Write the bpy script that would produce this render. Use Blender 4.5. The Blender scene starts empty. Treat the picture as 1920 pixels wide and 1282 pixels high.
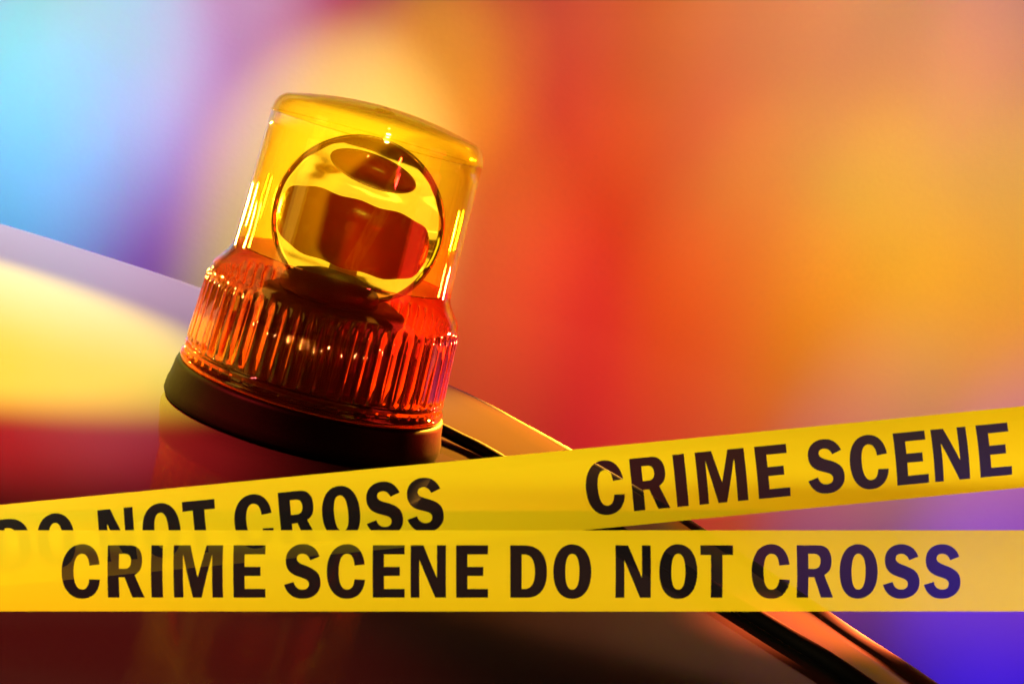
import bpy, bmesh, math, random
from mathutils import Vector, Matrix
R = math.radians
scene = bpy.context.scene
COL = scene.collection

# ------------------------------------------------------------------ camera
CAM_POS = Vector((0.0, -0.8, 0.18094))
YAW, PITCH, ROLL, LENS = R(6.9071), R(7.7244), R(-15.8219), 53.2546
FW = Vector((math.sin(YAW)*math.cos(PITCH), math.cos(YAW)*math.cos(PITCH), -math.sin(PITCH)))
r0 = FW.cross(Vector((0, 0, 1))).normalized()
u0 = r0.cross(FW)
UP = u0*math.cos(ROLL) + r0*math.sin(ROLL)
RT = FW.cross(UP)
cam_d = bpy.data.cameras.new('camera')
cam = bpy.data.objects.new('camera', cam_d)
COL.objects.link(cam)
m = Matrix((RT, UP, -FW)).transposed().to_4x4()
m.translation = CAM_POS
cam.matrix_world = m
cam_d.lens = LENS
cam_d.sensor_width = 36
cam_d.clip_start = .02
cam_d.clip_end = 100
cam_d.dof.use_dof = True
cam_d.dof.focus_distance = .62
cam_d.dof.aperture_fstop = 64
scene.camera = cam

# ------------------------------------------------------------------ world, view
w = bpy.data.worlds.new('World'); scene.world = w; w.use_nodes = True
w.node_tree.nodes['Background'].inputs[0].default_value = (.10, .035, .04, 1)
w.node_tree.nodes['Background'].inputs[1].default_value = .10
scene.view_settings.view_transform = 'Standard'
scene.view_settings.look = 'None'
scene.view_settings.exposure = 0
scene.view_settings.gamma = 1
scene.view_settings.use_curve_mapping = False
cy = scene.cycles
cy.max_bounces = 16; cy.transmission_bounces = 14; cy.glossy_bounces = 6; cy.transparent_max_bounces = 12
cy.caustics_reflective = True; cy.caustics_refractive = True
cy.sample_clamp_indirect = 4; cy.blur_glossy = .5
cy.use_denoising = True

# ------------------------------------------------------------------ lamps
def spot(name, org, tgt, half, blend, power, rgb, radius=.02):
    d = bpy.data.lights.new(name, 'SPOT'); o = bpy.data.objects.new(name, d); COL.objects.link(o)
    o.location = org
    o.rotation_euler = (Vector(tgt)-Vector(org)).to_track_quat('-Z', 'Y').to_euler()
    d.spot_size = 2*R(half); d.spot_blend = blend; d.energy = power; d.color = rgb; d.shadow_soft_size = radius
    return o
def area(name, org, tgt, sx, sy, power, rgb, spread=180):
    d = bpy.data.lights.new(name, 'AREA'); o = bpy.data.objects.new(name, d); COL.objects.link(o)
    o.location = org
    o.rotation_euler = (Vector(tgt)-Vector(org)).to_track_quat('-Z', 'Y').to_euler()
    d.shape = 'RECTANGLE'; d.size = sx; d.size_y = sy; d.energy = power; d.color = rgb; d.spread = R(spread)
    return o
# gelled spots washing the backdrop
BACK=[
((-0.552, 0.6, 1.304), (-0.552, 1.6, 0.204), 9, 1, 3.3, (1.0, 0.0, 0.0)),
((-0.323, 0.6, 1.37), (-0.323, 1.6, 0.27), 9, 1, 55.1, (0.546, 0.843, 1.0)),
((-0.206, 0.6, 1.403), (-0.206, 1.6, 0.303), 9, 1, 16.2, (1.0, 0.0, 0.787)),
((-0.089, 0.6, 1.437), (-0.089, 1.6, 0.337), 9, 1, 1.0, (0.0, 0.0, 1.0)),
((-0.468, 0.6, 1.204), (-0.468, 1.6, 0.104), 9, 1, 56.2, (0.0, 1.0, 0.827)),
((-0.352, 0.6, 1.237), (-0.352, 1.6, 0.137), 9, 1, 16.5, (1.0, 0.0, 0.927)),
((-0.235, 0.6, 1.27), (-0.235, 1.6, 0.17), 9, 1, 21.2, (1.0, 0.0, 0.0)),
((-0.499, 0.6, 1.07), (-0.499, 1.6, -0.03), 9, 1, 10.7, (0.0, 1.0, 0.0)),
((-0.382, 0.6, 1.102), (-0.382, 1.6, 0.002), 9, 1, 26.7, (0.308, 0.062, 1.0)),
((-0.265, 0.6, 1.135), (-0.265, 1.6, 0.035), 9, 1, 4.2, (1.0, 0.171, 0.686)),
((-0.53, 0.6, 0.934), (-0.53, 1.6, -0.166), 9, 1, 7.7, (0.0, 0.0, 1.0)),
((-0.413, 0.6, 0.966), (-0.413, 1.6, -0.134), 9, 1, 36.3, (0.0, 0.0, 1.0)),
((-0.294, 0.6, 0.998), (-0.294, 1.6, -0.102), 9, 1, 18.8, (1.0, 0.499, 0.613)),
((-0.642, 0.6, 0.996), (-0.642, 1.6, -0.104), 12, 1, 63.1, (0.0, 0.663, 1.0)),
((-0.678, 0.6, 1.235), (-0.678, 1.6, 0.135), 12, 1, 48.5, (1.0, 0.574, 0.897)),
((0.088, 0.6, 1.488), (0.088, 1.6, 0.388), 13, 1, 18.3, (1.0, 0.0, 0.211)),
((0.28, 0.6, 1.544), (0.28, 1.6, 0.444), 13, 1, 22.6, (1.0, 0.261, 0.0)),
((0.475, 0.6, 1.599), (0.475, 1.6, 0.499), 13, 1, 46.7, (1.0, 0.228, 0.044)),
((0.672, 0.6, 1.656), (0.672, 1.6, 0.556), 13, 1, 58.5, (1.0, 0.26, 0.188)),
((0.871, 0.6, 1.714), (0.871, 1.6, 0.614), 13, 1, 6.2, (0.0, 0.0, 1.0)),
((1.074, 0.6, 1.772), (1.074, 1.6, 0.672), 13, 1, 19.5, (0.0, 0.0, 1.0)),
((0.229, 0.6, 1.359), (0.229, 1.6, 0.259), 13, 1, 9.8, (1.0, 0.0, 0.0)),
((0.424, 0.6, 1.414), (0.424, 1.6, 0.314), 13, 1, 3.7, (1.0, 0.0, 0.0)),
((0.623, 0.6, 1.47), (0.623, 1.6, 0.37), 13, 1, 5.5, (0.0, 1.0, 0.0)),
((0.824, 0.6, 1.527), (0.824, 1.6, 0.427), 13, 1, 19.2, (1.0, 0.803, 0.0)),
((1.027, 0.6, 1.584), (1.027, 1.6, 0.484), 13, 1, 23.4, (1.0, 0.1, 0.0)),
((0.177, 0.6, 1.171), (0.177, 1.6, 0.071), 13, 1, 17.3, (1.0, 0.0, 0.0)),
((0.373, 0.6, 1.226), (0.373, 1.6, 0.126), 13, 1, 19.5, (1.0, 0.0, 0.0)),
((0.573, 0.6, 1.281), (0.573, 1.6, 0.181), 13, 1, 8.2, (1.0, 0.0, 0.0)),
((0.775, 0.6, 1.336), (0.775, 1.6, 0.236), 13, 1, 15.6, (1.0, 0.0, 0.0)),
((0.98, 0.6, 1.393), (0.98, 1.6, 0.293), 13, 1, 39.1, (1.0, 0.439, 0.0)),
((1.188, 0.6, 1.45), (1.188, 1.6, 0.35), 13, 1, 21.5, (1.0, 0.111, 0.0)),
((0.123, 0.6, 0.981), (0.123, 1.6, -0.119), 13, 1, 32.2, (1.0, 0.3, 0.004)),
((0.321, 0.6, 1.034), (0.321, 1.6, -0.066), 13, 1, 18.2, (1.0, 0.0, 0.0)),
((0.522, 0.6, 1.088), (0.522, 1.6, -0.012), 13, 1, 15.0, (1.0, 0.0, 0.0)),
((0.726, 0.6, 1.143), (0.726, 1.6, 0.043), 13, 1, 24.1, (1.0, 0.576, 0.0)),
((0.932, 0.6, 1.199), (0.932, 1.6, 0.099), 13, 1, 16.0, (1.0, 0.858, 0.0)),
((1.141, 0.6, 1.255), (1.141, 1.6, 0.155), 13, 1, 14.3, (1.0, 0.822, 0.0)),
((0.269, 0.6, 0.839), (0.269, 1.6, -0.261), 13, 1, 19.5, (1.0, 0.0, 0.084)),
((0.471, 0.6, 0.893), (0.471, 1.6, -0.207), 13, 1, 19.2, (1.0, 0.0, 0.029)),
((0.676, 0.6, 0.947), (0.676, 1.6, -0.153), 13, 1, 29.8, (1.0, 0.0, 0.0)),
((0.883, 0.6, 1.002), (0.883, 1.6, -0.098), 13, 1, 22.5, (1.0, 0.118, 0.0)),
((1.094, 0.6, 1.057), (1.094, 1.6, -0.043), 13, 1, 24.9, (1.0, 0.248, 0.0)),
((1.308, 0.6, 1.114), (1.308, 1.6, 0.014), 13, 1, 37.2, (1.0, 0.163, 0.104)),
((0.613, 0.6, -1.446), (0.613, 1.6, -0.346), 9, 1, 20.8, (1.0, 0.0, 0.057)),
((0.774, 0.6, -1.358), (0.774, 1.6, -0.258), 10, 1, 1.5, (0.0, 0.0, 1.0)),
((0.972, 0.6, -1.383), (0.972, 1.6, -0.283), 10, 1, 22.3, (0.0, 0.0, 1.0)),
((1.126, 0.6, -1.267), (1.126, 1.6, -0.167), 10, 1, 2.1, (0.0, 0.0, 0.6)),
((1.293, 0.6, -1.465), (1.293, 1.6, -0.365), 12, 1, 83.3, (0.0, 0.0, 1.0)),
((1.141, 0.6, -1.602), (1.141, 1.6, -0.502), 10, 1, 9.9, (0.0, 0.0, 1.0)),
((-0.1, 0.5, 1.088), (0.05, 1.6, 0.088), 11, 1, 4.2, (0.0, 1.0, 0.0)),
((0.212, 0.6, 1.164), (0.012, 1.6, 0.164), 8, 1, 29.1, (1.0, 0.596, 0.0)),
((-0.286, 0.6, 1.112), (-0.086, 1.6, 0.212), 7, 0.9, 14.3, (1.0, 0.0, 0.0)),
((0.293, 0.6, 1.146), (0.093, 1.6, 0.246), 7, 1, 25.3, (1.0, 0.361, 0.005))]
for org, tgt, half, blend, power, rgb in BACK:
    spot('backdrop_spot', org, tgt, half, blend, power, rgb)
# pale yellow pool on the backdrop behind the dome
spot('backdrop_beam_spot', (-.05, .55, 1.2), (-.052, 1.6, -.02), 9, 1, 110, (1, .86, .20))
# spots on the roof, beacon and tapes
spot('roof_yellow_spot', (-.55, .05, 1.1), (-.275, .045, 0), 12.0, .5, 4200, (1, .86, .05), .01)
spot('roof_lavender_spot', (-.75, 1.0, .9), (-.24, .37, 0), 12.5, 1, 3600, (.95, .72, .92), .03)
spot('roof_red_spot', (-.5, -.3, .6), (-.17, -.13, 0), 12, 1, 900, (1, .03, .035), .02)
spot('roof_amber_spot', (.55, .9, .5), (.12, .12, 0), 6, 1, 4200, (1, .36, .02), .01)
spot('tape_left_key_spot', (-.60, -.72, .14), (.02, -.41, .055), 15, 1, 24, (1, .92, .46), .04)
spot('tape_right_key_spot', (.70, -.70, .14), (.06, -.41, .060), 15, 1, 26, (1, .92, .46), .04)
spot('tape_warm_spot', (-.12, -1.25, -.03), (.0, -.42, .045), 24, 1, 9, (1, .24, .05), .01)
spot('dome_back_spot', (-.34, .50, .06), (0, 0, .125), 6.5, .6, 120, (1, .66, .06), .02)
spot('collar_red_spot', (.42, .34, .045), (0, 0, .055), 9, .8, 80, (1, .03, .01), .02)
spot('collar_amber_spot', (-.45, .25, .06), (-.03, 0, .055), 7, .8, 18, (1, .50, .05), .02)
def softbox(name, org, tgt, sx, sy, radiance, rgb):
    return area(name, org, tgt, sx, sy, radiance*math.pi*sx*sy, rgb)
softbox('yellow_left_softbox', (-.42, -.22, .22), (0, 0, .1), .12, .34, 2.6, (1, .60, .06))
softbox('red_right_softbox', (.42, -.20, .20), (0, 0, .08), .16, .30, 5.0, (1, .03, .015))
softbox('amber_right_softbox', (.36, -.48, .34), (0, 0, .1), .09, .26, 2.2, (1, .42, .03))
softbox('red_low_softbox', (.30, -.62, .02), (0, 0, .1), .25, .08, 1.5, (1, .02, .02))
spot('glint_spot', (.10, -.55, .60), (.0, -.052, .160), 2.0, .8, 60, (1, .90, .45), .03)
spot('roof_front_spot', (-.45, -.10, .70), (-.08, -.33, 0), 10, 1, 150, (1, .04, .04), .02)
spot('dark_band_red_spot', (.30, -.55, .16), (0, 0, .118), 4.5, .8, 16, (1, .03, .02), .02)  # reddens the dark band added inside the dome
spot('roof_orange_spot', (.75, .35, .45), (.243, -.145, 0), 2.8, 1, 3500, (1, .14, .03), .01)

# ------------------------------------------------------------------ helpers
def tag(o, label=None, cat=None, group=None, kind=None):
    if label: o['label'] = label
    if cat: o['category'] = cat
    if group: o['group'] = group
    if kind: o['kind'] = kind
    return o
def empty(name, loc=(0, 0, 0)):
    o = bpy.data.objects.new(name, None); o.empty_display_size = .02; COL.objects.link(o); o.location = loc; return o
def mesh_obj(name, bm, mat, parent=None, smooth=True):
    bmesh.ops.recalc_face_normals(bm, faces=bm.faces)
    me = bpy.data.meshes.new(name); bm.to_mesh(me); bm.free()
    if smooth: me.polygons.foreach_set('use_smooth', [True]*len(me.polygons))
    me.materials.append(mat)
    o = bpy.data.objects.new(name, me); COL.objects.link(o)
    if parent: o.parent = parent
    return o
def mat(name):
    m = bpy.data.materials.new(name); m.use_nodes = True
    return m, m.node_tree, m.node_tree.nodes, m.node_tree.links
def pbr(name, col, rough=.5, metal=0, spec=.5, coat=0, coat_rough=.1, noise=0, nscale=40, bump=0, bscale=200, var=.25):
    m, nt, n, l = mat(name); b = n['Principled BSDF']
    b.inputs['Base Color'].default_value = (*col, 1); b.inputs['Roughness'].default_value = rough
    b.inputs['Metallic'].default_value = metal; b.inputs['Specular IOR Level'].default_value = spec
    b.inputs['Coat Weight'].default_value = coat; b.inputs['Coat Roughness'].default_value = coat_rough
    if noise:
        tc = n.new('ShaderNodeTexCoord'); t = n.new('ShaderNodeTexNoise'); t.inputs['Scale'].default_value = nscale; t.inputs['Detail'].default_value = 6
        l.new(tc.outputs['Object'], t.inputs['Vector'])
        r = n.new('ShaderNodeMapRange'); r.inputs[3].default_value = max(.02, rough-noise); r.inputs[4].default_value = rough+noise
        l.new(t.outputs['Fac'], r.inputs[0]); l.new(r.outputs[0], b.inputs['Roughness'])
        mx = n.new('ShaderNodeMix'); mx.data_type = 'RGBA'
        mx.inputs[6].default_value = (*[c*(1-var) for c in col], 1); mx.inputs[7].default_value = (*[min(1, c*(1+var)) for c in col], 1)
        l.new(t.outputs['Fac'], mx.inputs[0]); l.new(mx.outputs[2], b.inputs['Base Color'])
    if bump:
        tc = n.new('ShaderNodeTexCoord'); t = n.new('ShaderNodeTexNoise'); t.inputs['Scale'].default_value = bscale; t.inputs['Detail'].default_value = 4
        l.new(tc.outputs['Object'], t.inputs['Vector'])
        bp = n.new('ShaderNodeBump'); bp.inputs['Strength'].default_value = bump; bp.inputs['Distance'].default_value = .001
        l.new(t.outputs['Fac'], bp.inputs['Height']); l.new(bp.outputs[0], b.inputs['Normal'])
    return m
def revolve(profile, n=128, rfun=None, closed=True):
    """profile: list of (r,z); closed loop in section when closed."""
    bm = bmesh.new(); rings = []
    for k, (rr, z) in enumerate(profile):
        if rr < 1e-6:
            rings.append([bm.verts.new((0, 0, z))]); continue
        ring = []
        for i in range(n):
            a = 2*math.pi*i/n
            q = rr if rfun is None else rfun(k, rr, z, a)
            ring.append(bm.verts.new((q*math.cos(a), q*math.sin(a), z)))
        rings.append(ring)
    pairs = list(zip(rings, rings[1:]))
    if closed and len(rings[0]) > 1 and len(rings[-1]) > 1: pairs.append((rings[-1], rings[0]))
    for A, B in pairs:
        for i in range(n):
            j = (i+1) % n
            if len(A) == 1 and len(B) == 1: continue
            if len(A) == 1: bm.faces.new((A[0], B[i], B[j]))
            elif len(B) == 1: bm.faces.new((A[i], A[j], B[0]))
            else: bm.faces.new((A[i], A[j], B[j], B[i]))
    return bm
def arc(cx, cz, rad, a0, a1, n):
    return [(cx+rad*math.cos(R(a0+(a1-a0)*i/n)), cz+rad*math.sin(R(a0+(a1-a0)*i/n))) for i in range(n+1)]
def tube(pts, rad, seg=16, flat=1.0):
    bm = bmesh.new(); rings = []
    for k, p in enumerate(pts):
        p = Vector(p); a = Vector(pts[max(0, k-1)]); b = Vector(pts[min(len(pts)-1, k+1)])
        t = (b-a).normalized(); s = t.cross(Vector((0, 0, 1))); s = s.normalized() if s.length > 1e-4 else Vector((1, 0, 0)); q = s.cross(t)
        rr = rad[k] if isinstance(rad, (list, tuple)) else rad
        rings.append([bm.verts.new(p+s*rr*math.cos(2*math.pi*i/seg)+q*rr*flat*math.sin(2*math.pi*i/seg)) for i in range(seg)])
    for A, B in zip(rings, rings[1:]):
        for i in range(seg): bm.faces.new((A[i], A[(i+1) % seg], B[(i+1) % seg], B[i]))
    bm.faces.new(rings[0]); bm.faces.new(rings[-1][::-1])
    return bm

# ------------------------------------------------------------------ backdrop
M_back = pbr('matte_cloth', (.8, .8, .8), rough=1, spec=0, bump=.35, bscale=90)
bm = bmesh.new()
prof = []
for i in range(41):
    t = i/40
    prof.append(Vector((-4+8*t, 1.6, 0)))
g = [[bm.verts.new((p.x, p.y, z)) for z in (-2.5, -1.6, -1, -.4, .2, .61)] for p in prof]
for A, B in zip(g, g[1:]):
    for i in range(5): bm.faces.new((A[i], B[i], B[i+1], A[i+1]))
ret = bmesh.ops.extrude_face_region(bm, geom=list(bm.faces))
bmesh.ops.translate(bm, verts=[v for v in ret['geom'] if isinstance(v, bmesh.types.BMVert)], vec=(0, .01, 0))
tag(mesh_obj('backdrop', bm, M_back, smooth=False), kind='structure')

# ------------------------------------------------------------------ car roof
# outline of the far edge, plan view (x, y); the sheet curves down past it
edge = [(-1.3, .52), (-.9, .515), (-.6, .50), (-.276, .45), (-.19, .428), (-.103, .395), (-.01, .337), (.087, .258), (.13, .195), (.166, .128), (.197, .065), (.222, .001), (.246, -.065), (.265, -.126), (.282, -.17), (.296, -.22), (.32, -.34), (.335, -.55), (.34, -.75)]
def smooth_line(pts, n):
    out = []
    for i in range(len(pts)-1):
        p0 = Vector(pts[max(0, i-1)]); p1 = Vector(pts[i]); p2 = Vector(pts[i+1]); p3 = Vector(pts[min(len(pts)-1, i+2)])
        for k in range(n):
            t = k/n
            out.append(.5*((2*p1)+(p2-p0)*t+(2*p0-5*p1+4*p2-p3)*t*t+(3*p1-p0-3*p2+p3)*t**3))
    out.append(Vector(pts[-1])); return out
E2 = smooth_line(edge, 8)
centre = Vector((-1.2, -.75))
M_roof, nt, n, l = mat('car_paint')
b = n['Principled BSDF']
b.inputs['Base Color'].default_value = (.015, .013, .014, 1)
b.inputs['Roughness'].default_value = .9; b.inputs['Specular IOR Level'].default_value = 0
b.inputs['Coat Weight'].default_value = .5; b.inputs['Coat Roughness'].default_value = .08; b.inputs['Coat IOR'].default_value = 1.3
tc = n.new('ShaderNodeTexCoord'); mp = n.new('ShaderNodeMapping'); mp.inputs['Scale'].default_value = (6, 160, 1)
mp.inputs['Rotation'].default_value = (0, 0, R(20))
tx = n.new('ShaderNodeTexNoise'); tx.inputs['Scale'].default_value = 1; tx.inputs['Detail'].default_value = 3
l.new(tc.outputs['Object'], mp.inputs[0]); l.new(mp.outputs[0], tx.inputs['Vector'])
bp = n.new('ShaderNodeBump'); bp.inputs['Strength'].default_value = .06; bp.inputs['Distance'].default_value = .002
l.new(tx.outputs['Fac'], bp.inputs['Height']); l.new(bp.outputs[0], b.inputs['Normal'])
DROP = .0045
def roof_sheet(outline):
    bm = bmesh.new(); rings = []
    fr = [0, .25, .5, .7, .82, .9]
    for p in outline:
        row = []
        for f_ in fr:
            q = centre.lerp(p, f_); row.append(bm.verts.new((q.x, q.y, 0)))
        d = (p-centre).normalized()
        for k in range(9):                                  # the panel falls away toward its edge
            q = p-d*.040*(1-k/8); row.append(bm.verts.new((q.x, q.y, -DROP*(k/8)**2)))
        for a in (15, 35, 55, 75, 90):                      # rolled edge
            q = p+d*.012*math.sin(R(a)); row.append(bm.verts.new((q.x, q.y, -DROP-.012*(1-math.cos(R(a))))))
        q = p+d*.014; row.append(bm.verts.new((q.x, q.y, -.05)))
        q = p-d*.05; row.append(bm.verts.new((q.x, q.y, -.06)))
        rings.append(row)
    for A, B in zip(rings, rings[1:]):
        for i in range(len(A)-1):
            vs = []
            for v in (A[i], A[i+1], B[i+1], B[i]):
                if v not in vs: vs.append(v)
            try: bm.faces.new(vs)
            except ValueError: pass
    bmesh.ops.remove_doubles(bm, verts=bm.verts, dist=1e-5)
    return bm
car = empty('car_roof'); tag(car, 'glossy dark car roof with a curved rolled edge, under the beacon', 'car roof')
mesh_obj('roof_panel', roof_sheet(E2), M_roof, car)
M_trim = pbr('rubber_trim', (.02, .02, .025), rough=.4, spec=.4, noise=.08, nscale=60)
tl = []
for i, p in enumerate(E2):
    d = (p-centre).normalized(); q = p+d*.0155
    tl.append((q.x, q.y, -.012))
mesh_obj('edge_trim', tube(tl, [.0045 if p[1] > .2 else .0045+.004*min(1, (.2-p[1])/.35) for p in tl]), M_trim, car)

# ------------------------------------------------------------------ beacon
beacon = empty('emergency_beacon')
tag(beacon, 'amber rotating warning beacon with ribbed clear lens on black base, standing on the car roof', 'beacon')
# lens: one moulded shell, clear dome above a fluted collar
RF, ZF = .070, .022
outer = [(.0690, ZF-.001), (.0706, ZF-.0005), (.0712, ZF+.0008), (.0712, ZF+.0022), (.0703, ZF+.0030),
         (.0697, ZF+.0034), (.0697, ZF+.0060), (.0702, ZF+.0064), (.0702, ZF+.0078), (.0695, ZF+.0083), (.0692, ZF+.0086)]
NR = 60
z0r, z1r = ZF+.0092, .0705
rib_idx = {}
K = 22
for i in range(K+1):
    t = i/K; z = z0r+(z1r-z0r)*t
    outer.append((.0690-.0021*t, z))
    rib_idx[len(outer)-1] = t
outer += [(.0667, .0720), (.0661, .0738), (.0650, .0752), (.0622, .0788), (.0600, .0822), (.0590, .0845), (.0586, .087)]
for i in range(1, 9):
    t = i/8; outer.append((.0586-.0022*t, .087+(.1572-.087)*t))
outer += [(.0570, .1567), (.0571, .1576)]
rim = arc(.0464, .1583, .0100, 0, 62, 12)
outer += [(a, c) for a, c in rim]
r_e, z_e = rim[-1]
for i in range(1, 9):
    t = i/8; outer.append((r_e*(1-t), z_e+.0068*(1-(1-t)**2)))
TH = .0026
inner = []
for i in range(1, 9):
    t = 1-i/8; 
    inner.append(((r_e-.001)*(1-t), z_e-TH+.0066*(1-(1-t)**2)))
rim2 = arc(.0464, .1577, .0100-TH, 62, 0, 10)
inner += rim2
for i in range(1, 9):
    t = 1-i/8; inner.append((.0560-.0020*t, .087+(.1572-.087)*t))
inner += [(.0563, .0845), (.0573, .0815), (.0596, .0775), (.0626, .0738), (.0634, .0722), (.0638, .070), (.0652, .045), (.0662, ZF+.004), (.0664, ZF-.001)]
prof = outer+inner
def ribbed(k, rr, z, a):
    if k in rib_idx:
        t = rib_idx[k]
        env = min(1, t/.04)*min(1, (1-t)/.10)
        ph = (a*NR/(2*math.pi)) % 1.0
        arch = 1.0 if t < .86 else max(0, 1-((t-.86)/.14)*abs(ph-.5)*3.2)
        return rr+.0027*env*arch*(math.sqrt(max(0, 1-(2*ph-1)**2))-.55)
    if 5 <= k <= 6:                                            # small blocks of the lower band
        ph = (a*NR/(2*math.pi)) % 1.0
        return rr-(.0007 if ph > .12 else 0)
    return rr
M_lens, nt, n, l = mat('amber_polycarbonate')
b = n['Principled BSDF']
b.inputs['Base Color'].default_value = (1, .86, .36, 1); b.inputs['Roughness'].default_value = .0
b.inputs['IOR'].default_value = 1.50; b.inputs['Transmission Weight'].default_value = 1
tc = n.new('ShaderNodeTexCoord'); tx = n.new('ShaderNodeTexNoise'); tx.inputs['Scale'].default_value = 30; tx.inputs['Detail'].default_value = 3
l.new(tc.outputs['Object'], tx.inputs['Vector'])
bp = n.new('ShaderNodeBump'); bp.inputs['Strength'].default_value = .10; bp.inputs['Distance'].default_value = .002
l.new(tx.outputs['Fac'], bp.inputs['Height']); l.new(bp.outputs[0], b.inputs['Normal'])
b.inputs['Base Color'].default_value = (1, .49, .15, 1)
tl2 = n.new('ShaderNodeBsdfTranslucent'); tl2.inputs[0].default_value = (1, .22, .02, 1)
mx2 = n.new('ShaderNodeMixShader'); mx2.inputs[0].default_value = .05
l.new(b.outputs[0], mx2.inputs[1]); l.new(tl2.outputs[0], mx2.inputs[2]); l.new(mx2.outputs[0], n['Material Output'].inputs[0])
M_dome, nt, n, l = mat('amber_dome_plastic'); n.remove(n['Principled BSDF'])
tp = n.new('ShaderNodeBsdfTransparent'); tp.inputs[0].default_value = (1, .98, .48, 1)
gl = n.new('ShaderNodeBsdfGlossy'); gl.inputs['Roughness'].default_value = .03; gl.inputs[0].default_value = (1, .95, .8, 1)
tl_ = n.new('ShaderNodeBsdfTranslucent'); tl_.inputs[0].default_value = (1, .60, .04, 1)
lw = n.new('ShaderNodeLayerWeight'); lw.inputs[0].default_value = .5
pw = n.new('ShaderNodeMath'); pw.operation = 'POWER'; pw.inputs[1].default_value = 4.5
l.new(lw.outputs['Facing'], pw.inputs[0])
fr = n.new('ShaderNodeMapRange'); fr.inputs[3].default_value = .045; fr.inputs[4].default_value = .75; l.new(pw.outputs[0], fr.inputs[0])
m0 = n.new('ShaderNodeMixShader'); m0.inputs[0].default_value = .06
m1 = n.new('ShaderNodeMixShader')
tc = n.new('ShaderNodeTexCoord'); mp = n.new('ShaderNodeMapping'); mp.inputs['Scale'].default_value = (30, 30, 6)
tx = n.new('ShaderNodeTexNoise'); tx.inputs['Scale'].default_value = 1; tx.inputs['Detail'].default_value = 2
l.new(tc.outputs['Object'], mp.inputs[0]); l.new(mp.outputs[0], tx.inputs['Vector'])
bp = n.new('ShaderNodeBump'); bp.inputs['Strength'].default_value = .12; bp.inputs['Distance'].default_value = .002
l.new(tx.outputs['Fac'], bp.inputs['Height']); l.new(bp.outputs[0], gl.inputs['Normal'])
l.new(tp.outputs[0], m0.inputs[1]); l.new(tl_.outputs[0], m0.inputs[2]); l.new(m0.outputs[0], m1.inputs[1]); l.new(gl.outputs[0], m1.inputs[2])
l.new(fr.outputs[0], m1.inputs[0]); l.new(m1.outputs[0], n['Material Output'].inputs[0])
lens = mesh_obj('lens', revolve(prof, NR*12, ribbed, closed=True), M_lens, beacon)
lens.data.materials.append(M_dome)

for p_ in lens.data.polygons:
    if p_.center.z > .087: p_.material_index = 1

M_black = pbr('black_plastic', (.002, .0018, .002), rough=.5, spec=.04, noise=.08, nscale=80, bump=.1, bscale=600)
base_p = [(0, .0005), (.070, .0005), (.0742, .0012), (.0752, .0035), (.0748, .008), (.0735, .013), (.0728, .0185), (.0722, .0203), (.0708, .0208),
          (.0655, .0208), (.0645, .0225), (.0630, .0245), (.0560, .0250), (0, .0250)]
mesh_obj('base', revolve(base_p, 128, closed=False), M_black, beacon)
gask = [(.0660, .0206), (.0735, .0204), (.0738, .0212), (.0735, .0220), (.0715, .0217), (.0700, .0212), (.0660, .0211)]
# drum with the motor
M_drum = pbr('dark_drum', (.014, .002, .002), rough=.45, spec=.5, noise=.1, nscale=60)
drum_p = [(0, .0252), (.046, .0252), (.047, .027), (.047, .052), (.046, .0545), (.040, .056), (.0385, .058), (.0385, .066), (.037, .068), (0, .0685)]
mesh_obj('motor_housing', revolve(drum_p, 96, closed=False), M_drum, beacon)
# turntable cap
cap_p = [(0, .0688), (.025, .0688), (.0262, .0700), (.0262, .0740), (.0250, .0775), (.020, .0820), (.010, .0848), (0, .0855)]
cap = mesh_obj('turntable', revolve(cap_p, 72, closed=False), M_drum, beacon)
cap.location = (-.004, -.010, 0)
# reflector: paraboloid dish facing the viewer
M_mir = pbr('reflector_silver', (.92, .90, .86), rough=.10, metal=1, noise=.05, nscale=120, bump=.25, bscale=45, var=.05)
RR = .0440
nt = M_mir.node_tree; n = nt.nodes; l = nt.links
tc = n.new('ShaderNodeTexCoord'); mp = n.new('ShaderNodeMapping'); mp.inputs['Scale'].default_value = (14, 50, 14)
tx = n.new('ShaderNodeTexNoise'); tx.inputs['Scale'].default_value = 1; tx.inputs['Detail'].default_value = 1.5; tx.inputs['Roughness'].default_value = .4
l.new(tc.outputs['Object'], mp.inputs[0]); l.new(mp.outputs[0], tx.inputs['Vector'])
bp = n.new('ShaderNodeBump'); bp.inputs['Strength'].default_value = .8; bp.inputs['Distance'].default_value = .006
l.new(tx.outputs['Fac'], bp.inputs['Height']); l.new(bp.outputs[0], n['Principled BSDF'].inputs['Normal'])
dish = [(RR*i/20, .026*((i/20)**2)) for i in range(21)]
dish += [(RR+.0012, .0262), (RR+.0016, .0250)]
dish += [(RR*i/20+.0004, .026*((i/20)**2)-.0012) for i in range(20, 0, -1)]+[(0, -.0012)]
ref = mesh_obj('reflector', revolve(dish, 128, closed=False), M_mir, beacon)
ax = Vector((.06, -1, .12)).normalized()                 # dish opens to the viewer
ref.rotation_euler = ax.to_track_quat('Z', 'Y').to_euler()
ref.location = Vector((.0, .022, .1095))
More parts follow.
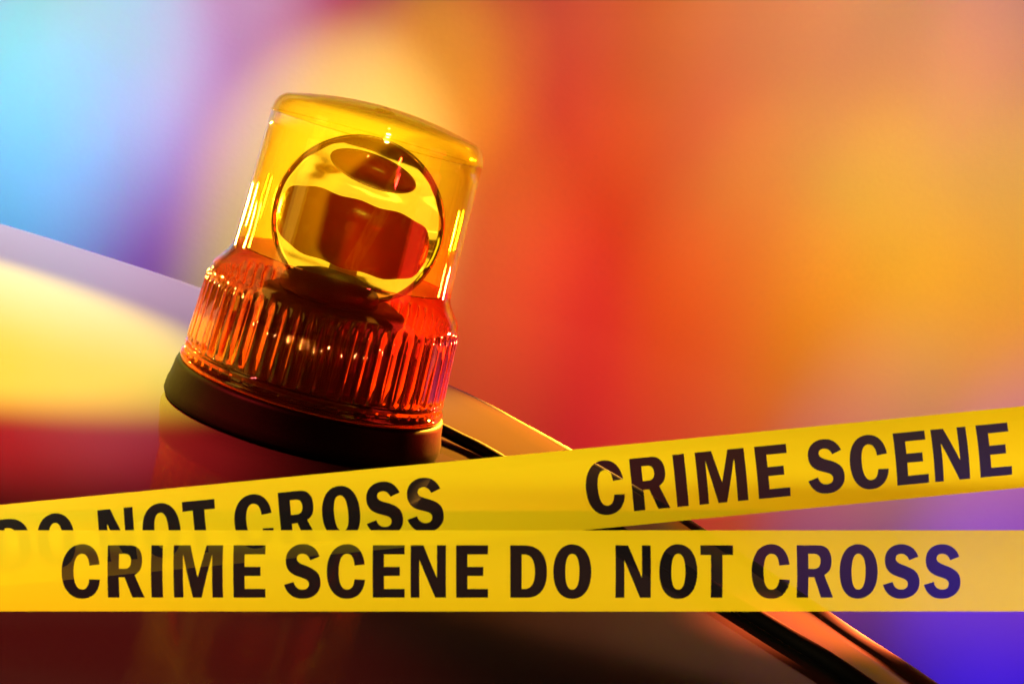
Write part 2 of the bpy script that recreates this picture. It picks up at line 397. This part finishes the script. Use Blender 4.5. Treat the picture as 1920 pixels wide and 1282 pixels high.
# bulb and its holder in front of the dish
M_brass = pbr('bulb_cap_metal', (.55, .42, .22), rough=.3, metal=1, noise=.1)
hold_p = [(0, 0), (.0085, 0), (.0085, .008), (.0075, .0085), (.0075, .016), (0, .016)]
h = mesh_obj('bulb_holder', revolve(hold_p, 40, closed=False), M_brass, beacon); h.location = (0, -.002, .0760)
M_bulb, nt, n, l = mat('bulb_glass'); b = n['Principled BSDF']
b.inputs['Base Color'].default_value = (1, .98, .95, 1); b.inputs['Roughness'].default_value = .02; b.inputs['Transmission Weight'].default_value = .6; b.inputs['IOR'].default_value = 1.45
b.inputs['Emission Color'].default_value = (1, .62, .06, 1); b.inputs['Emission Strength'].default_value = .35
bulb_p = [(.0055, 0), (.0058, .006), (.0078, .013), (.0088, .018), (.0082, .023), (.0055, .0268), (0, .0282), (0, .0274), (.0050, .0260), (.0075, .0228), (.0081, .018), (.0071, .013), (.0051, .006), (.0049, 0)]
bb = mesh_obj('bulb', revolve(bulb_p, 48, closed=True), M_bulb, beacon); bb.location = (0, -.002, .0915)
M_fil, nt, n, l = mat('glowing_filament'); b = n['Principled BSDF']
b.inputs['Base Color'].default_value = (.8, .5, .2, 1); b.inputs['Emission Color'].default_value = (1, .55, .10, 1); b.inputs['Emission Strength'].default_value = 14
fp = [(-.0035+.007*i/40, .0008*math.cos(i*1.2), .018+.0008*math.sin(i*1.2)) for i in range(41)]
fl = mesh_obj('filament', tube(fp, .00035, 8), M_fil, bb)
# curved band added before the bulb to make the dish's dark central patch
M_patch = pbr('dark_patch_red', (.16, .006, .004), rough=.25, spec=.15, noise=.12, nscale=70, bump=.5, bscale=90)  # shared by the added dark band and oval
bm = bmesh.new(); rows_ = []
for i in range(33):
    t = -1+2*i/32; a = t*R(64)
    hh = .0172*math.sqrt(max(.06, 1-t**4))+.0005*math.sin(i*.9); zc = .1085-.002*t
    for rr in (.0445, .0435):
        pass
    rows_.append([bm.verts.new((rr*math.sin(a), -rr*math.cos(a)+.006, zc+s_*hh)) for rr, s_ in ((.0445, -1), (.0445, -.33), (.0445, .33), (.0445, 1), (.0432, 1), (.0432, .33), (.0432, -.33), (.0432, -1))])
for A, B in zip(rows_, rows_[1:]):
    for i in range(8): bm.faces.new((A[i], A[(i+1) % 8], B[(i+1) % 8], B[i]))
bm.faces.new(rows_[0]); bm.faces.new(rows_[-1][::-1])
mesh_obj('added_dark_band', bm, M_patch, beacon)
# oval added to stand in for a dark reflection at the dish top
bm = bmesh.new(); bmesh.ops.create_uvsphere(bm, u_segments=48, v_segments=24, radius=1)
bmesh.ops.scale(bm, verts=bm.verts, vec=(.0235, .014, .0085))
oc = mesh_obj('added_dark_oval', bm, M_patch, beacon); oc.location = (.002, -.010, .1405); oc.rotation_euler = (0, R(6), 0)
# cable leaving the back of the base to the lower right of the roof
cab = [(.060, .050, .006), (.071, .056, .0055), (.088, .044, .0042), (.104, .027, .0038), (.135, -.027, .0038), (.165, -.078, .0038), (.195, -.130, .0038), (.223, -.180, .0038), (.245, -.222, .0038), (.27, -.30, .0038), (.28, -.42, .0038)]
cl = smooth_line([tuple(p) for p in cab], 8)
mesh_obj('power_cable', tube([tuple(p) for p in cl], .0036), M_black, beacon)

# ------------------------------------------------------------------ barrier tapes
H = 1045.0
def _cub(p0, p1, p2, p3, n=10):
    return [tuple((1-t)**3*a+3*(1-t)**2*t*b_+3*(1-t)*t*t*c+t**3*d for a, b_, c, d in zip(p0, p1, p2, p3)) for t in [i/n for i in range(1, n+1)]]
def path(cmds):
    pts = [cmds[0]]
    for c in cmds[1:]:
        if len(c) == 2: pts.append(c)
        else: pts += _cub(pts[-1], (c[0], c[1]), (c[2], c[3]), (c[4], c[5]))
    return pts
G = {
 'C': (88, [[(846, 497), (820, 240, 690, 97, 490, 97), (240, 97, 88, 310, 88, 640), (88, 970, 240, 1187, 480, 1187), (690, 1187, 830, 1050, 852, 800), (640, 790), (625, 930, 575, 997, 485, 997), (385, 997, 328, 860, 328, 640), (328, 410, 385, 285, 490, 285), (575, 285, 630, 360, 640, 518)]]),
 'R': (1003, [[(1003, 118), (1440, 118), (1610, 118, 1695, 235, 1695, 420), (1695, 560, 1650, 655, 1548, 705), (1735, 1163), (1490, 1163), (1345, 750), (1232, 750), (1232, 1163), (1003, 1163)],
              [(1232, 285), (1232, 580), (1345, 580), (1430, 580, 1472, 520, 1472, 430), (1472, 340, 1430, 285, 1345, 285)]]),
 'I': (58, [[(58, 118), (290, 118), (290, 1163), (58, 1163)]]),
 'M': (505, [[(505, 118), (838, 118), (990, 750), (1160, 118), (1488, 118), (1488, 1163), (1275, 1163), (1275, 300), (1060, 1163), (885, 1163), (697, 300), (697, 1163), (505, 1163)]]),
 'E': (100, [[(100, 118), (738, 118), (738, 297), (328, 297), (328, 540), (645, 540), (645, 722), (328, 722), (328, 983), (738, 983), (738, 1163), (100, 1163)]]),
 'S': (92, [[(802, 340), (750, 185, 640, 97, 465, 97), (265, 97, 128, 230, 128, 410), (128, 590, 215, 680, 380, 735), (470, 768, 590, 790, 590, 885), (590, 950, 540, 997, 460, 997), (370, 997, 310, 940, 290, 843), (92, 900), (150, 1085, 270, 1187, 460, 1187), (680, 1187, 825, 1050, 825, 860), (825, 660, 715, 585, 540, 520), (430, 480, 350, 450, 350, 375), (350, 320, 395, 285, 460, 285), (535, 285, 585, 330, 615, 412)]]),
 'N': (855, [[(855, 118), (1110, 118), (1380, 760), (1380, 118), (1560, 118), (1560, 1163), (1345, 1163), (1032, 410), (1032, 1163), (855, 1163)]]),
 'D': (120, [[(120, 118), (420, 118), (700, 118, 855, 310, 855, 640), (855, 970, 710, 1163, 470, 1163), (120, 1163)],
             [(352, 297), (352, 983), (400, 983), (545, 983, 612, 860, 612, 640), (612, 420, 545, 297, 400, 297)]]),
 'O': (983, [[(1363, 97), (1600, 97, 1743, 310, 1743, 641), (1743, 975, 1600, 1187, 1363, 1187), (1125, 1187, 983, 975, 983, 641), (983, 310, 1125, 97, 1363, 97)],
             [(1363, 285), (1270, 285, 1224, 410, 1224, 641), (1224, 870, 1270, 997, 1363, 997), (1455, 997, 1502, 870, 1502, 641), (1502, 410, 1455, 285, 1363, 285)]]),
 'T': (1085, [[(1085, 118), (1738, 118), (1738, 308), (1525, 308), (1525, 1163), (1292, 1163), (1292, 308), (1085, 308)]]),
}
# (letter, distance of its left side along the tape) in units of 1/98 of the cap height
LINE = [('C', 118.3), ('R', 204), ('I', 285.4), ('M', 327.3), ('E', 439), ('S', 533.6), ('C', 613.7), ('E', 699.3), ('N', 770.2), ('E', 855.2),
        ('D', 956.2), ('O', 1036.7), ('N', 1153), ('O', 1234.6), ('T', 1311.8), ('C', 1407), ('R', 1492), ('O', 1571.5), ('S', 1652.6), ('S', 1729)]
PERIOD = 1798-118+268.0
def flat_mesh(off, xmin, xmax, with_frame):
    """the lettering, or (with_frame) the film around it, as one flat sheet"""
    cu = bpy.data.curves.new('lettering', 'CURVE'); cu.dimensions = '2D'; cu.fill_mode = 'BOTH'
    def loop(pts):
        sp = cu.splines.new('POLY'); sp.points.add(len(pts)-1)
        for i, (a, c) in enumerate(pts): sp.points[i].co = (a, c, 0, 1)
        sp.use_cyclic_u = True
    for rep in range(-2, 3):
        for ch, x in LINE:
            x = x-118+rep*PERIOD+off
            if x < xmin+90 or x > xmax-90: continue
            x0, loops = G[ch]
            for lp in loops:
                pts = path(lp)
                if (Vector(pts[0])-Vector(pts[-1])).length < 2: pts = pts[:-1]
                loop([(x+(a-x0)/10.667, -((c-640.5)/10.667)) for a, c in pts])
    if with_frame: loop([(xmin, -76), (xmax, -76), (xmax, 76), (xmin, 76)])
    ob = bpy.data.objects.new('lettering_curve', cu); COL.objects.link(ob)
    dg = bpy.context.evaluated_depsgraph_get()
    me = bpy.data.meshes.new_from_object(ob.evaluated_get(dg))
    bm = bmesh.new(); bm.from_mesh(me)
    bpy.data.objects.remove(ob); bpy.data.curves.remove(cu); bpy.data.meshes.remove(me)
    for k in range(-7, 8):
        bmesh.ops.bisect_plane(bm, geom=list(bm.verts)+list(bm.edges)+list(bm.faces), plane_co=(0, k*9.7, 0), plane_no=(0, 1, 0))
    for k in range(int(xmin/40)-1, int(xmax/40)+2):
        bmesh.ops.bisect_plane(bm, geom=list(bm.verts)+list(bm.edges)+list(bm.faces), plane_co=(k*40.0, 0, 0), plane_no=(1, 0, 0))
    return bm
def tape_material(name, col, alpha, rough, transl, spec=.2, tint=(1, .93, .8)):
    m, nt, n, l = mat(name); b = n['Principled BSDF']; out = n['Material Output']
    b.inputs['Base Color'].default_value = (*col, 1); b.inputs['Roughness'].default_value = rough; b.inputs['Specular IOR Level'].default_value = spec
    tr = n.new('ShaderNodeBsdfTranslucent'); tr.inputs[0].default_value = (*col, 1)
    tp = n.new('ShaderNodeBsdfTransparent'); tp.inputs[0].default_value = (*tint, 1)
    m1 = n.new('ShaderNodeMixShader'); m1.inputs[0].default_value = transl
    m2 = n.new('ShaderNodeMixShader'); m2.inputs[0].default_value = 1-alpha
    l.new(b.outputs[0], m1.inputs[1]); l.new(tr.outputs[0], m1.inputs[2])
    l.new(m1.outputs[0], m2.inputs[1]); l.new(tp.outputs[0], m2.inputs[2]); l.new(m2.outputs[0], out.inputs[0])
    tc = n.new('ShaderNodeTexCoord'); mp = n.new('ShaderNodeMapping'); mp.inputs['Scale'].default_value = (25, 300, 1)
    tx = n.new('ShaderNodeTexNoise'); tx.inputs['Scale'].default_value = 1; tx.inputs['Detail'].default_value = 3
    l.new(tc.outputs['Object'], mp.inputs[0]); l.new(mp.outputs[0], tx.inputs['Vector'])
    bp = n.new('ShaderNodeBump'); bp.inputs['Strength'].default_value = .05; bp.inputs['Distance'].default_value = .0004
    l.new(tx.outputs['Fac'], bp.inputs['Height']); l.new(bp.outputs[0], b.inputs['Normal'])
    return m
FPX = LENS/36*1920
def tape(name_label, cx, cy, ang, depth, off, half_len, alpha, ink_alpha):
    """band hung square to the viewer; cx, cy = its middle as seen at 1920 px, ang its slope"""
    S = depth/FPX
    org = CAM_POS+FW*depth+RT*((cx-960)*S)-UP*((cy-641)*S)
    X = RT*math.cos(ang)+UP*math.sin(ang); Y = UP*math.cos(ang)-RT*math.sin(ang); Z = X.cross(Y)
    root = empty('barrier_tape'); mw = Matrix((X, Y, Z)).transposed().to_4x4(); mw.translation = org
    root.matrix_world = mw
    tag(root, name_label, 'barrier tape', 'yellow barrier tapes')
    hw = 76*S
    def bow(x, y):                                        # the film bows a little toward the viewer and ripples along its length
        return .0016*(1-(y/hw)**2)+.00010*math.sin(x*31+1)+.00008*math.sin(x*67+y*120)
    for nm, frame, mt in (('film', True, tape_material('yellow_film', (.88, .74, .010), alpha, .42, .22)),
                          ('lettering', False, tape_material('black_ink', (.006, .006, .012), ink_alpha, .5, .02, .08, (.42, .50, 1)))):
        bm = flat_mesh(off, -half_len, half_len, frame)
        for v in bm.verts:
            x, y = v.co.x*S, v.co.y*S
            v.co = (x, y, bow(x, y))
        mesh_obj(nm, bm, mt, root)
    return root
ang = math.atan2(185, 1920)
# upper tape: centre line passes (960, 929.5); its lettering starts 118 units from ...
ca, sa = math.cos(ang), math.sin(ang)
tape('sloping yellow tape running behind the other, rising to the right', 960, 929.8, ang, .395, (1097-960)*ca+(929.8-909)*sa, 1500, 1.0, .88)
tape('straight yellow tape along the bottom, lying in front of the sloping one', 960, 1069.6, 0, .38, 118.3-960, 1500, .84, .72)
